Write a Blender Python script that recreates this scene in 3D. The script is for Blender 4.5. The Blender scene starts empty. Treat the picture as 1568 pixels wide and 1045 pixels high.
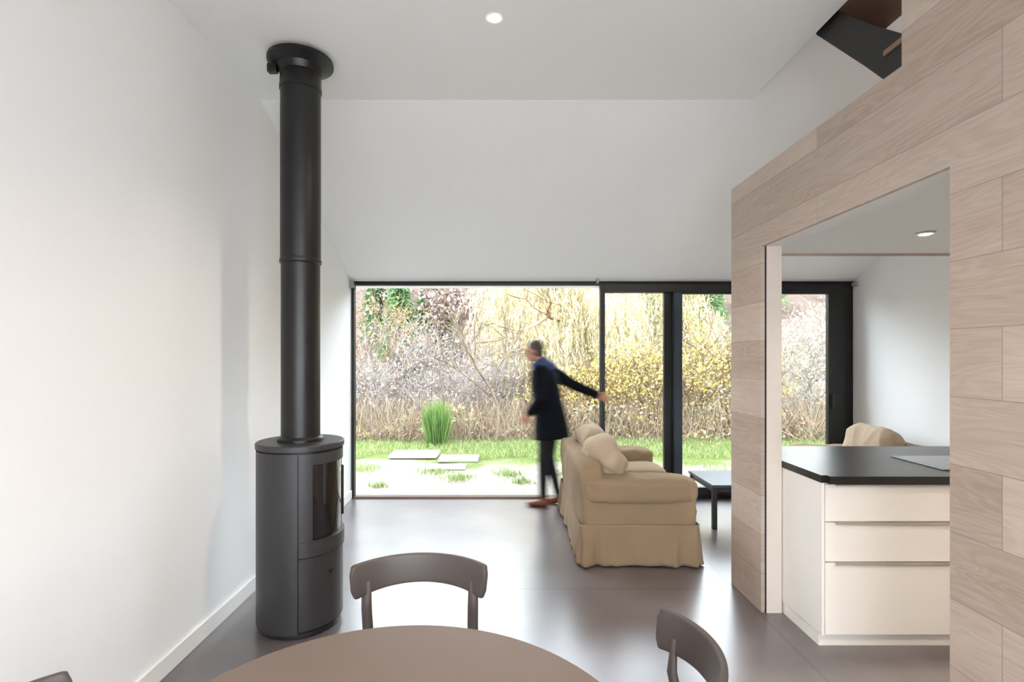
import bpy, bmesh, math, random
import numpy as np
from mathutils import Vector, Matrix, noise
random.seed(7); rng=np.random.default_rng(7)
D=bpy.data; C=bpy.context
sc=C.scene
def s2l(c):
    return tuple(((v/255)/12.92 if v/255<=0.04045 else ((v/255+0.055)/1.055)**2.4) for v in c)
# ------------------------------------------------------------ materials
def newmat(name):
    m=D.materials.new(name); m.use_nodes=True
    nt=m.node_tree; b=nt.nodes.get('Principled BSDF'); return m,nt,b
def mat(name,rgb,rough=0.5,metal=0.0,var=0.06,scale=6.0,bump=0.0,bscale=60,spec=0.5,coat=0.0,emit=None,estr=0,sheen=0):
    m,nt,b=newmat(name); c=s2l(rgb); N=nt.nodes; L=nt.links
    tc=N.new('ShaderNodeTexCoord')
    nz=N.new('ShaderNodeTexNoise'); nz.inputs['Scale'].default_value=scale; nz.inputs['Detail'].default_value=5
    L.new(tc.outputs['Object'],nz.inputs['Vector'])
    mx=N.new('ShaderNodeMix'); mx.data_type='RGBA'
    mx.inputs[6].default_value=(*[v*(1-var) for v in c],1); mx.inputs[7].default_value=(*[min(1,v*(1+var)) for v in c],1)
    L.new(nz.outputs['Fac'],mx.inputs[0]); L.new(mx.outputs[2],b.inputs['Base Color'])
    b.inputs['Roughness'].default_value=rough; b.inputs['Metallic'].default_value=metal
    b.inputs['Specular IOR Level'].default_value=spec; b.inputs['Coat Weight'].default_value=coat
    if sheen: b.inputs['Sheen Weight'].default_value=sheen
    if bump:
        n2=N.new('ShaderNodeTexNoise'); n2.inputs['Scale'].default_value=bscale; n2.inputs['Detail'].default_value=4
        L.new(tc.outputs['Object'],n2.inputs['Vector'])
        bp=N.new('ShaderNodeBump'); bp.inputs['Strength'].default_value=bump; bp.inputs['Distance'].default_value=0.01
        L.new(n2.outputs['Fac'],bp.inputs['Height']); L.new(bp.outputs['Normal'],b.inputs['Normal'])
    if emit:
        b.inputs['Emission Color'].default_value=(*emit,1); b.inputs['Emission Strength'].default_value=estr
    return m
def mathn(nt,op,a,b=None,c=None):
    n=nt.nodes.new('ShaderNodeMath'); n.operation=op
    for i,v in enumerate((a,b,c)):
        if v is None: continue
        if isinstance(v,(int,float)): n.inputs[i].default_value=v
        else: nt.links.new(v,n.inputs[i])
    return n.outputs[0]
def ramp(nt,fac,stops,k=1.0):
    r=nt.nodes.new('ShaderNodeValToRGB'); e=r.color_ramp.elements
    while len(e)<len(stops): e.new(0.5)
    for i,(p,c) in enumerate(stops):
        e[i].position=p; e[i].color=(*[v*k for v in s2l(c)],1)
    nt.links.new(fac,r.inputs['Fac']); return r.outputs['Color']
def wood_planks(name,c1,c2,axis='Y',row=0.235,blen=2.6,rough=0.55):
    m,nt,b=newmat(name); N=nt.nodes; L=nt.links
    g=N.new('ShaderNodeNewGeometry'); s=N.new('ShaderNodeSeparateXYZ'); L.new(g.outputs['Position'],s.inputs[0])
    cb=N.new('ShaderNodeCombineXYZ')
    L.new(s.outputs[axis],cb.inputs[0]); L.new(s.outputs['Z'],cb.inputs[1])
    br=N.new('ShaderNodeTexBrick'); L.new(cb.outputs[0],br.inputs['Vector'])
    br.inputs['Scale'].default_value=1; br.inputs['Brick Width'].default_value=blen; br.inputs['Row Height'].default_value=row
    br.inputs['Mortar Size'].default_value=0.0010; br.inputs['Mortar Smooth'].default_value=0.2; br.offset=0.37
    br.inputs['Color1'].default_value=(0,0,0,1); br.inputs['Color2'].default_value=(1,1,1,1); br.inputs['Mortar'].default_value=(0.5,0.5,0.5,1)
    off=mathn(nt,'MULTIPLY',br.outputs['Color'],7.0)
    gx=mathn(nt,'MULTIPLY',s.outputs[axis],0.9); gy=mathn(nt,'MULTIPLY',s.outputs['Z'],5.5)
    gv=N.new('ShaderNodeCombineXYZ'); L.new(gx,gv.inputs[0]); L.new(gy,gv.inputs[1]); L.new(off,gv.inputs[2])
    n1=N.new('ShaderNodeTexNoise'); n1.inputs['Scale'].default_value=1.3; n1.inputs['Detail'].default_value=2; n1.inputs['Distortion'].default_value=0.5
    L.new(gv.outputs[0],n1.inputs['Vector'])
    rings=mathn(nt,'MULTIPLY_ADD',mathn(nt,'SINE',mathn(nt,'MULTIPLY',n1.outputs['Fac'],110.0)),0.5,0.5)
    fx=mathn(nt,'MULTIPLY',s.outputs[axis],3.0); fy=mathn(nt,'MULTIPLY',s.outputs['Z'],90)
    fv=N.new('ShaderNodeCombineXYZ'); L.new(fx,fv.inputs[0]); L.new(fy,fv.inputs[1]); L.new(off,fv.inputs[2])
    w=N.new('ShaderNodeTexNoise'); w.inputs['Scale'].default_value=1.5; w.inputs['Detail'].default_value=4
    L.new(fv.outputs[0],w.inputs['Vector'])
    f=mathn(nt,'ADD',mathn(nt,'MULTIPLY',rings,0.12),mathn(nt,'MULTIPLY',w.outputs['Fac'],0.42))
    f=mathn(nt,'ADD',f,mathn(nt,'MULTIPLY',n1.outputs['Fac'],0.42))
    f=mathn(nt,'ADD',f,mathn(nt,'MULTIPLY',mathn(nt,'SUBTRACT',br.outputs['Color'],0.5),0.42))
    col=ramp(nt,f,[(0.12,c1),(0.88,c2)])
    mx=N.new('ShaderNodeMix'); mx.data_type='RGBA'; L.new(br.outputs['Fac'],mx.inputs[0]); L.new(col,mx.inputs[6])
    mx.inputs[7].default_value=(*s2l([v*0.76 for v in c1]),1); L.new(mx.outputs[2],b.inputs['Base Color'])
    b.inputs['Roughness'].default_value=rough
    bp=N.new('ShaderNodeBump'); bp.inputs['Strength'].default_value=0.10; bp.inputs['Distance'].default_value=0.002
    L.new(f,bp.inputs['Height']); L.new(bp.outputs['Normal'],b.inputs['Normal'])
    return m
M_white=mat('plaster_white',(242,242,243),0.9,var=0.01,scale=1.5,bump=0.03,bscale=120,spec=0.2)
M_trim=mat('paint_trim',(240,239,236),0.45,var=0.01)
M_wood=wood_planks('oak_planks',(164,145,131),(209,193,180))
M_woodx=wood_planks('oak_planks_x',(164,145,131),(209,193,180),axis='X')
M_palewood=mat('limed_oak_edge',(218,207,198),0.6,var=0.04,scale=14)
M_tread=mat('oak_tread',(138,112,92),0.5,var=0.2,scale=9)
M_black=mat('black_steel',(22,22,23),0.42,var=0.1)
M_stove=mat('stove_enamel',(50,48,49),0.42,var=0.05,bump=0.02,bscale=300)
M_pipe=mat('pipe_black',(12,12,13),0.38,var=0.1)
M_alu=mat('window_aluminium',(20,21,23),0.4,var=0.05,metal=0.0)
M_alul=mat('window_aluminium_grey',(60,70,84),0.35,var=0.05,metal=0.3)
M_dkglass=mat('stove_glass',(14,14,15),0.06,var=0.0,coat=0.6)
M_taupe=mat('painted_taupe',(116,101,92),0.42,var=0.04,bump=0.02,bscale=200)
M_chair=mat('chair_stained_ash',(80,71,68),0.45,var=0.07,scale=12)
M_cab=mat('cabinet_lacquer',(245,240,234),0.4,var=0.01)
M_counter=mat('countertop_black',(34,31,30),0.28,var=0.35,scale=140)
M_cook=mat('cooktop_glass',(70,72,76),0.08,var=0.02)
M_sofa=mat('sofa_linen',(142,121,97),0.95,var=0.06,scale=4,bump=0.25,bscale=260,spec=0.1,sheen=0.05)
M_cush=mat('cushion_linen',(174,155,133),0.95,var=0.05,scale=4,bump=0.25,bscale=260,spec=0.1,sheen=0.05)
M_coat=mat('wool_coat',(19,21,28),0.95,var=0.2,scale=30,bump=0.3,bscale=200,spec=0.1)
M_scarf=mat('blue_collar',(62,74,116),0.95,var=0.2,scale=30)
M_trou=mat('trousers',(20,20,26),0.9,var=0.2,scale=30)
M_skin=mat('skin',(188,138,114),0.55,var=0.06,scale=14)
M_hair=mat('hair_grey_brown',(80,66,60),0.8,var=0.25,scale=60)
M_eye=mat('eye',(40,34,30),0.2,var=0.0)
M_shoe=mat('leather_shoe',(120,66,44),0.5,var=0.1)
M_bulb=mat('lamp_bulb',(255,240,220),0.5,var=0.0,emit=(1,0.86,0.66),estr=40)
M_fillglobe=mat('fill_globe_glow',(255,250,240),0.5,var=0.0,emit=(1,0.95,0.9),estr=4)  # glow of the added fill globes
M_slab=mat('stone_slab',(150,146,138),0.9,var=0.1,scale=5,bump=0.3)
def glass_mat():
    m=D.materials.new('window_glass'); m.use_nodes=True; nt=m.node_tree; nt.nodes.clear()
    o=nt.nodes.new('ShaderNodeOutputMaterial'); t=nt.nodes.new('ShaderNodeBsdfTransparent'); g=nt.nodes.new('ShaderNodeBsdfGlossy')
    t.inputs[0].default_value=(0.97,0.985,0.98,1)
    g.inputs['Roughness'].default_value=0.02; f=nt.nodes.new('ShaderNodeFresnel'); f.inputs['IOR'].default_value=1.12
    x=nt.nodes.new('ShaderNodeMixShader'); nt.links.new(f.outputs[0],x.inputs[0]); nt.links.new(t.outputs[0],x.inputs[1]); nt.links.new(g.outputs[0],x.inputs[2])
    nt.links.new(x.outputs[0],o.inputs[0]); return m
M_glass=glass_mat()
def concrete():
    m,nt,b=newmat('polished_concrete'); N=nt.nodes; L=nt.links
    g=N.new('ShaderNodeNewGeometry'); s=N.new('ShaderNodeSeparateXYZ'); L.new(g.outputs['Position'],s.inputs[0])
    pv=N.new('ShaderNodeCombineXYZ'); L.new(s.outputs['X'],pv.inputs[0]); L.new(s.outputs['Y'],pv.inputs[1]); pv.inputs[2].default_value=0.371
    n1=N.new('ShaderNodeTexNoise'); n1.inputs['Scale'].default_value=2.0; n1.inputs['Detail'].default_value=3.0; n1.inputs['Roughness'].default_value=0.45
    L.new(pv.outputs[0],n1.inputs['Vector'])
    mc=N.new('ShaderNodeMix'); mc.data_type='RGBA'; L.new(n1.outputs['Fac'],mc.inputs[0])
    mc.inputs[6].default_value=(*s2l((62,54,58)),1); mc.inputs[7].default_value=(*s2l((128,120,121)),1)
    col=mc.outputs[2]
    def line(o,v,w=0.003): return mathn(nt,'LESS_THAN',mathn(nt,'ABSOLUTE',mathn(nt,'SUBTRACT',o,v)),w)
    j=mathn(nt,'MAXIMUM',line(s.outputs['Y'],3.48),line(s.outputs['X'],1.555)); j=mathn(nt,'MAXIMUM',j,line(s.outputs['Y'],0.1))
    mx=N.new('ShaderNodeMix'); mx.data_type='RGBA'; L.new(j,mx.inputs[0]); L.new(col,mx.inputs[6]); mx.inputs[7].default_value=(0.03,0.03,0.03,1)
    L.new(mx.outputs[2],b.inputs['Base Color'])
    b.inputs['Roughness'].default_value=0.29
    b.inputs['Specular IOR Level'].default_value=0.8; b.inputs['Coat Weight'].default_value=0.35; b.inputs['Coat Roughness'].default_value=0.28
    return m
M_conc=concrete()
def ground_mat():
    m,nt,b=newmat('garden_ground'); N=nt.nodes; L=nt.links
    g=N.new('ShaderNodeNewGeometry'); s=N.new('ShaderNodeSeparateXYZ'); L.new(g.outputs['Position'],s.inputs[0])
    n1=N.new('ShaderNodeTexNoise'); n1.inputs['Scale'].default_value=0.9; n1.inputs['Detail'].default_value=7; L.new(g.outputs['Position'],n1.inputs['Vector'])
    n2=N.new('ShaderNodeTexNoise'); n2.inputs['Scale'].default_value=25; n2.inputs['Detail'].default_value=6; n2.inputs['Roughness'].default_value=0.8; L.new(g.outputs['Position'],n2.inputs['Vector'])
    gravel=ramp(nt,n2.outputs['Fac'],[(0.3,(146,132,116)),(0.5,(204,194,180)),(0.7,(236,230,222))],0.35)
    grass=ramp(nt,n2.outputs['Fac'],[(0.3,(100,112,62)),(0.6,(154,170,94)),(0.8,(196,202,132))],0.34)
    brown=ramp(nt,n1.outputs['Fac'],[(0.35,(136,116,104)),(0.5,(168,146,134)),(0.6,(156,142,122)),(0.7,(176,144,140))],0.38)
    f=mathn(nt,'ADD',s.outputs['Y'],mathn(nt,'MULTIPLY',mathn(nt,'SUBTRACT',n1.outputs['Fac'],0.5),3.0))
    a=N.new('ShaderNodeMapRange'); a.inputs[1].default_value=7.4; a.inputs[2].default_value=8.0; L.new(f,a.inputs[0])
    c=N.new('ShaderNodeMapRange'); c.inputs[1].default_value=9.2; c.inputs[2].default_value=9.8; L.new(s.outputs['Y'],c.inputs[0])
    m1=N.new('ShaderNodeMix'); m1.data_type='RGBA'; L.new(a.outputs[0],m1.inputs[0]); L.new(gravel,m1.inputs[6]); L.new(grass,m1.inputs[7])
    m2=N.new('ShaderNodeMix'); m2.data_type='RGBA'; L.new(c.outputs[0],m2.inputs[0]); L.new(m1.outputs[2],m2.inputs[6]); L.new(brown,m2.inputs[7])
    L.new(m2.outputs[2],b.inputs['Base Color']); b.inputs['Roughness'].default_value=1; b.inputs['Specular IOR Level'].default_value=0.1
    bp=N.new('ShaderNodeBump'); bp.inputs['Strength'].default_value=0.6; bp.inputs['Distance'].default_value=0.03
    L.new(n2.outputs['Fac'],bp.inputs['Height']); L.new(bp.outputs['Normal'],b.inputs['Normal'])
    return m
M_ground=ground_mat()
def veg_mat():
    m=D.materials.new('vegetation'); m.use_nodes=True; nt=m.node_tree; nt.nodes.clear()
    o=nt.nodes.new('ShaderNodeOutputMaterial'); a=nt.nodes.new('ShaderNodeAttribute'); a.attribute_name='Col'
    d=nt.nodes.new('ShaderNodeBsdfDiffuse'); t=nt.nodes.new('ShaderNodeBsdfTranslucent'); x=nt.nodes.new('ShaderNodeMixShader'); x.inputs[0].default_value=0.42
    nt.links.new(a.outputs['Color'],d.inputs[0]); nt.links.new(a.outputs['Color'],t.inputs[0])
    nt.links.new(d.outputs[0],x.inputs[1]); nt.links.new(t.outputs[0],x.inputs[2]); nt.links.new(x.outputs[0],o.inputs[0]); return m
M_veg=veg_mat()
# ------------------------------------------------------------ mesh helpers
def link(o,parent=None):
    C.collection.objects.link(o)
    if parent is not None: o.parent=parent
    return o
def empty(name,loc=(0,0,0),rz=0):
    e=D.objects.new(name,None); e.location=loc; e.rotation_euler=(0,0,rz); e.empty_display_size=0.2; C.collection.objects.link(e); return e
def mesh_obj(name,vs,fs,m,parent=None,smooth=False):
    me=D.meshes.new(name); me.from_pydata([tuple(v) for v in vs],[],fs); me.update()
    bm=bmesh.new(); bm.from_mesh(me); bmesh.ops.recalc_face_normals(bm,faces=bm.faces); bm.to_mesh(me); bm.free()
    me.materials.append(m)
    if smooth:
        for p in me.polygons: p.use_smooth=True
    return link(D.objects.new(name,me),parent)
def boxdata(x0,x1,y0,y1,z0,z1):
    v=[(x0,y0,z0),(x1,y0,z0),(x1,y1,z0),(x0,y1,z0),(x0,y0,z1),(x1,y0,z1),(x1,y1,z1),(x0,y1,z1)]
    f=[(0,3,2,1),(4,5,6,7),(0,1,5,4),(1,2,6,5),(2,3,7,6),(3,0,4,7)]
    return v,f
def box(name,x0,x1,y0,y1,z0,z1,m,parent=None,bevel=0,seg=2):
    v,f=boxdata(x0,x1,y0,y1,z0,z1); o=mesh_obj(name,v,f,m,parent)
    if bevel:
        b=o.modifiers.new('bevel','BEVEL'); b.width=bevel; b.segments=seg; b.limit_method='ANGLE'
    return o
def boxes(name,lst,m,parent=None,bevel=0):
    vs=[];fs=[]
    for l in lst:
        v,f=boxdata(*l); n=len(vs); vs+=v; fs+=[tuple(i+n for i in q) for q in f]
    o=mesh_obj(name,vs,fs,m,parent)
    if bevel:
        b=o.modifiers.new('bevel','BEVEL'); b.width=bevel; b.segments=2; b.limit_method='ANGLE'
    return o
def prism_x(name,pts,x0,x1,m,parent=None):
    n=len(pts); vs=[(x0,y,z) for y,z in pts]+[(x1,y,z) for y,z in pts]
    fs=[tuple(range(n)),tuple(range(2*n-1,n-1,-1))]+[(i,(i+1)%n,n+(i+1)%n,n+i) for i in range(n)]
    return mesh_obj(name,vs,fs,m,parent)
def lathe(name,prof,m,parent=None,loc=(0,0,0),n=64,smooth=True):
    vs=[];fs=[]
    for r,z in prof:
        for i in range(n):
            a=2*math.pi*i/n; vs.append((loc[0]+r*math.cos(a),loc[1]+r*math.sin(a),loc[2]+z))
    k=len(prof)
    for j in range(k-1):
        for i in range(n): fs.append((j*n+i,j*n+(i+1)%n,(j+1)*n+(i+1)%n,(j+1)*n+i))
    fs.append(tuple(range(n))[::-1]); fs.append(tuple(range((k-1)*n,k*n)))
    o=mesh_obj(name,vs,fs,m,parent,smooth)
    if smooth:
        e=o.modifiers.new('es','EDGE_SPLIT'); e.split_angle=math.radians(35)
    return o
def arc_panel(name,r0,r1,a0,a1,z0,z1,m,parent,n=24,bev=0.003):
    vs=[];fs=[]
    for i in range(n+1):
        a=math.radians(a0+(a1-a0)*i/n); s,c=math.sin(a),-math.cos(a)
        vs+=[(r0*s,r0*c,z0),(r1*s,r1*c,z0),(r1*s,r1*c,z1),(r0*s,r0*c,z1)]
    for i in range(n):
        b=4*i
        for k in range(4): fs.append((b+k,b+(k+1)%4,b+4+(k+1)%4,b+4+k))
    fs.append((0,1,2,3)); fs.append((4*n+3,4*n+2,4*n+1,4*n))
    o=mesh_obj(name,vs,fs,m,parent,True); e=o.modifiers.new('es','EDGE_SPLIT'); e.split_angle=math.radians(35); return o
def superbox(name,c,h,m,parent=None,k=6,sub=14,crump=0.0,cs=3.0,rot=(0,0,0),kz=None,seed=0,ridge=0.0):
    bm=bmesh.new(); bmesh.ops.create_cube(bm,size=2); bmesh.ops.subdivide_edges(bm,edges=bm.edges,cuts=sub,use_grid_fill=True)
    R=Matrix.Rotation(rot[2],3,'Z')@Matrix.Rotation(rot[1],3,'Y')@Matrix.Rotation(rot[0],3,'X')
    for v in bm.verts:
        p=v.co; d=(abs(p.x)**k+abs(p.y)**k+abs(p.z)**k)**(1/k); q=p/d
        q=Vector((q.x*h[0],q.y*h[1],q.z*h[2])); v.co=R@q+Vector(c)
    bm.normal_update()
    if crump:
        for v in bm.verts:
            w=v.co*cs+Vector((seed*7.3,seed*3.1,0))
            a=crump*(noise.noise(w)+0.35*noise.noise(w*2.3))
            if ridge: a+=ridge*max(0,1-2*abs(noise.noise(Vector((w.x*0.9,w.y*1.5,w.z*0.7+seed)))))**4
            v.co+=v.normal*a
    me=D.meshes.new(name); bm.to_mesh(me); bm.free(); me.materials.append(m)
    for p in me.polygons: p.use_smooth=True
    return link(D.objects.new(name,me),parent)
def loft_data(pts,rad,ref=(0,0,1),n=14):
    P=[Vector(p) for p in pts]; vs=[];fs=[]; ref=Vector(ref); side=None
    for i,p in enumerate(P):
        t=(P[min(i+1,len(P)-1)]-P[max(i-1,0)]).normalized()
        s=ref-t*ref.dot(t)
        s=s.normalized() if s.length>1e-4 else (side or Vector((1,0,0)))
        side=s; u=t.cross(s)
        a,b=rad[i] if isinstance(rad[i],tuple) else (rad[i],rad[i])
        for j in range(n):
            w=2*math.pi*j/n; vs.append(p+s*(a*math.cos(w))+u*(b*math.sin(w)))
    for i in range(len(P)-1):
        for j in range(n): fs.append((i*n+j,i*n+(j+1)%n,(i+1)*n+(j+1)%n,(i+1)*n+j))
    fs.append(tuple(range(n))[::-1]); fs.append(tuple(range((len(P)-1)*n,len(P)*n)))
    return vs,fs
def join_data(parts):
    vs=[];fs=[]
    for v,f in parts:
        n=len(vs); vs+=v; fs+=[tuple(i+n for i in q) for q in f]
    return vs,fs
def remesh(o,vox,smooth=4,fac=0.5):
    r=o.modifiers.new('rm','REMESH'); r.mode='VOXEL'; r.voxel_size=vox; r.use_smooth_shade=True
    if smooth: s=o.modifiers.new('sm','SMOOTH'); s.iterations=smooth; s.factor=fac
def sphere_data(c,r,n=14,rotm=None):
    vs=[];fs=[]
    for i in range(1,n):
        t=math.pi*i/n
        for j in range(2*n):
            p=math.pi*j/n; q=Vector((r[0]*math.sin(t)*math.cos(p),r[1]*math.sin(t)*math.sin(p),r[2]*math.cos(t)))
            if rotm: q=rotm@q
            vs.append(Vector(c)+q)
    m=2*n
    for i in range(n-2):
        for j in range(m): fs.append((i*m+j,i*m+(j+1)%m,(i+1)*m+(j+1)%m,(i+1)*m+j))
    fs.append(tuple(range(m))); fs.append(tuple(range((n-2)*m,(n-1)*m))[::-1])
    return vs,fs
# ------------------------------------------------------------ room shell
XL,XR,YB,YF=-1.64,3.84,-3.3,5.70
HC=3.30; ZW=2.36; SL=0.4393; YR=1.2; ZR=ZW+(YF-YR)*SL
box('floor',XL-0.2,XR+0.2,YB-0.2,YF+0.12,-0.15,0.0,M_conc)
prof=[(YB-0.2,0),(YF+0.12,0),(YF+0.12,ZW-0.05),(YF,ZW),(YR,ZR),(YB,ZW),(YB-0.2,ZW-0.08)]
prism_x('wall_left',prof,XL-0.2,XL,M_white)
prism_x('wall_right',prof,XR,XR+0.2,M_white)
prism_x('ceiling_slope_front',[(YF+0.12,ZW-0.0527),(YR,ZR),(YR,ZR+0.3),(YF+0.12,ZW+0.25)],XL-0.2,XR+0.2,M_white)
prism_x('ceiling_slope_rear',[(YB-0.2,ZW-0.088),(YR,ZR),(YR,ZR+0.3),(YB-0.2,ZW+0.22)],XL-0.2,XR+0.2,M_white)
y1=YF-(HC-ZW)/SL; y2=YF-(HC+0.2-ZW)/SL
prism_x('ceiling',[(y1,HC),(y2,HC+0.2),(2*YR-y2,HC+0.2),(2*YR-y1,HC)],XL,1.70,M_white)
boxes('baseboard_left',[(XL,XL+0.015,YB,YF-0.02,0,0.095)],M_trim,bevel=0.003)
boxes('wall_rear',[(XL,XL+0.15,YB-0.12,YB,0,ZW),(XR-0.15,XR,YB-0.12,YB,0,ZW)],M_white)
def frame_rect(x0,x1,y0,y1,z0,z1,t,tb=None,tt=None):
    tb=tb or t; tt=tt or t
    return [(x0,x0+t,y0,y1,z0,z1),(x1-t,x1,y0,y1,z0,z1),(x0+t,x1-t,y0,y1,z0,z0+tb),(x0+t,x1-t,y0,y1,z1-tt,z1)]
wr=empty('window_2')
xs=[XL+0.15,-0.1,1.2,2.45,XR-0.15]
l=[]
for a,b in zip(xs[:-1],xs[1:]): l+=frame_rect(a,b,YB-0.1,YB-0.04,0,ZW-0.03,0.05)
boxes('frame',l,M_alu,wr)
boxes('glass',[(XL+0.2,XR-0.2,YB-0.075,YB-0.07,0.05,ZW-0.08)],M_glass,wr)
w1=empty('window_1')
yf0,yf1=YF,YF+0.07
boxes('frame',frame_rect(XL+0.005,1.105,yf0,yf1,0.0,ZW-0.005,0.028,0.02,0.028),M_alu,w1,bevel=0.003)
box('sill_trim',XL+0.03,1.10,yf0-0.012,yf0,0.0,0.022,M_tread,w1)
box('glass',XL+0.03,1.08,yf0+0.03,yf0+0.036,0.02,ZW-0.03,M_glass,w1)
d1=empty('door_1')
boxes('fixed_frame',[(1.105,XR-0.005,yf0,yf1+0.04,ZW-0.11,ZW-0.005),(1.105,XR-0.005,yf0,yf1+0.04,0,0.03),(XR-0.11,XR-0.005,yf0,yf1+0.04,0.03,ZW-0.11),(1.105,1.13,yf0,yf1,0.03,ZW-0.11)],M_alu,d1,bevel=0.003)
boxes('fixed_panel_frame',[(1.79,1.885,yf0+0.05,yf0+0.1,0.03,ZW-0.11),(1.13,1.79,yf0+0.05,yf0+0.1,0.03,0.10)],M_alu,d1)
boxes('sliding_panel_frame',frame_rect(1.87,3.74,yf0-0.01,yf0+0.045,0.03,ZW-0.1,0.1,0.09,0.03),M_alu,d1,bevel=0.003)
boxes('sliding_panel_stile',[(3.56,3.66,yf0-0.012,yf0+0.04,0.03,ZW-0.11)],M_alu,d1)
box('stile_cover',1.885,1.965,yf0-0.014,yf0-0.008,0.05,ZW-0.12,M_alul,d1)
boxes('glass_panes',[(1.13,1.79,yf0+0.07,yf0+0.076,0.1,ZW-0.11),(1.97,3.6,yf0+0.015,yf0+0.021,0.12,ZW-0.13)],M_glass,d1)
boxes('handle',[(3.585,3.61,yf0-0.06,yf0-0.045,0.98,1.14),(3.59,3.605,yf0-0.05,yf0,1.0,1.02),(3.59,3.605,yf0-0.05,yf0,1.10,1.12)],M_black,d1,bevel=0.004)
cr=empty('curtain_rail')
v,f=loft_data([(XL+0.01,YF-0.05,ZW-0.005),(XR-0.01,YF-0.05,ZW-0.005)],[0.008,0.008],n=10); mesh_obj('rail_tube',v,f,M_black,cr,True)
boxes('brackets',[(XL+0.0,XL+0.045,YF-0.085,YF-0.02,ZW-0.07,ZW+0.01),(1.02,1.05,YF-0.08,YF-0.02,ZW-0.02,ZW+0.03),(XR-0.04,XR-0.0,YF-0.085,YF-0.02,ZW-0.05,ZW+0.0)],mat('bracket_grey',(150,150,150),0.4),cr,bevel=0.006)
# ------------------------------------------------------------ kitchen box
XW=1.57; YE=3.57; YN=-0.6; ZB=2.69; OP0,OP1,ZO=1.83,3.16,2.216
kx0,kx1=XW+0.022,XW+0.12
box('wall_kitchen_pier',kx0,kx1,OP1,YE,0,ZB,M_white)
box('wall_kitchen_header',kx0,kx1,OP0,OP1,ZO,ZB,M_white)
box('wall_kitchen',kx0,kx1,YN,OP0,0,ZB,M_white)
box('wall_kitchen_cladding_pier',XW,kx0,OP1,YE,0,ZB,M_wood)
box('wall_kitchen_cladding_header',XW,kx0,OP0,OP1,ZO,ZB,M_wood)
boxes('wall_kitchen_cladding',[(XW,kx0,YN,OP0,0,ZB),(XW,kx0,YN,2.05,ZB,4.0)],M_wood)
prism_x('wall_stair',[(YN,ZB),(2.05,ZB),(2.05,3.96),(YR,ZR-0.003),(YN,3.55)],XW+0.022,XW+0.12,M_white)
box('ceiling_kitchen',XW+0.12,XR,YN,YE-0.02,2.25,ZB-0.02,M_white)
box('trim_2',XW+0.12,XR,YE-0.02,YE,2.235,ZB,M_woodx)
box('floor_loft',XW+0.12,XR,YN,YE-0.02,ZB-0.02,ZB,M_tread)
box('wall_kitchen_rear',XW+0.12,XR,YN-0.1,YN,0,ZB,M_white)
box('trim_3',XW+0.022,XW+0.028,OP1-0.009,OP1,0,ZO,M_black)
box('trim_1',XW+0.028,XW+0.12,OP1-0.008,OP1,0,ZO,M_palewood)
kc=empty('kitchen_island')
box('end_panel',1.695,1.71,2.765,3.62,0.07,0.88,M_cab,kc,bevel=0.002)
box('carcass',1.71,3.25,2.785,3.62,0.07,0.88,M_cab,kc)
box('plinth',1.70,3.24,2.80,3.60,0.0,0.07,M_cab,kc)
zs=[(0.075,0.455),(0.463,0.668),(0.676,0.872)]
dl=[];pl=[]
for i in range(2):
    xa=1.714+i*0.77; xb=xa+0.762
    for a,b in zs:
        dl.append((xa,xb,2.765,2.785,a,b)); pl.append((xa+0.05,xb-0.05,2.752,2.767,b-0.006,b+0.001))
boxes('drawer_fronts',dl,M_cab,kc,bevel=0.0025)
boxes('drawer_pulls',pl,mat('pull_steel',(200,190,175),0.35,metal=0.5),kc)
ct=box('countertop',1.692,3.27,2.735,3.66,0.88,0.92,M_counter,kc,bevel=0)
bm=bmesh.new(); bm.from_mesh(ct.data); bmesh.ops.bevel(bm,geom=[e for e in bm.edges if abs(e.verts[0].co.z-e.verts[1].co.z)>0.02],offset=0.03,segments=4,affect='EDGES'); bm.to_mesh(ct.data); bm.free()
boxes('cooktop',[(2.44,3.02,2.88,3.28,0.92,0.926)],M_cook,kc,bevel=0.003)
# stairs in the loft void
st=empty('staircase')
prism_x('folded_steel_soffit',[(2.30,2.74),(2.88,3.325),(2.88,3.34),(2.86,3.34),(2.30,2.765)],1.735,2.10,M_black,st)
prism_x('stringer',[(2.30,2.735),(2.86,3.325),(2.86,3.34),(2.70,3.34),(2.42,3.08),(2.24,2.93),(2.24,2.735)],1.73,1.738,M_black,st)
box('tread_1',1.745,2.12,2.10,2.32,2.80,2.835,M_tread,st,bevel=0.004)
box('tread_2',1.722,2.12,2.20,2.36,2.905,2.93,M_tread,st,bevel=0.004)
box('landing',1.715,2.10,2.0,2.885,3.34,3.38,M_tread,st,bevel=0.004)
boxes('posts',[(1.80,1.83,2.14,2.17,ZB,2.80),(2.05,2.08,2.14,2.17,ZB,2.80),(1.78,1.80,2.02,2.05,ZB,3.34),(2.05,2.08,2.02,2.05,ZB,3.34)],M_black,st)
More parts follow.
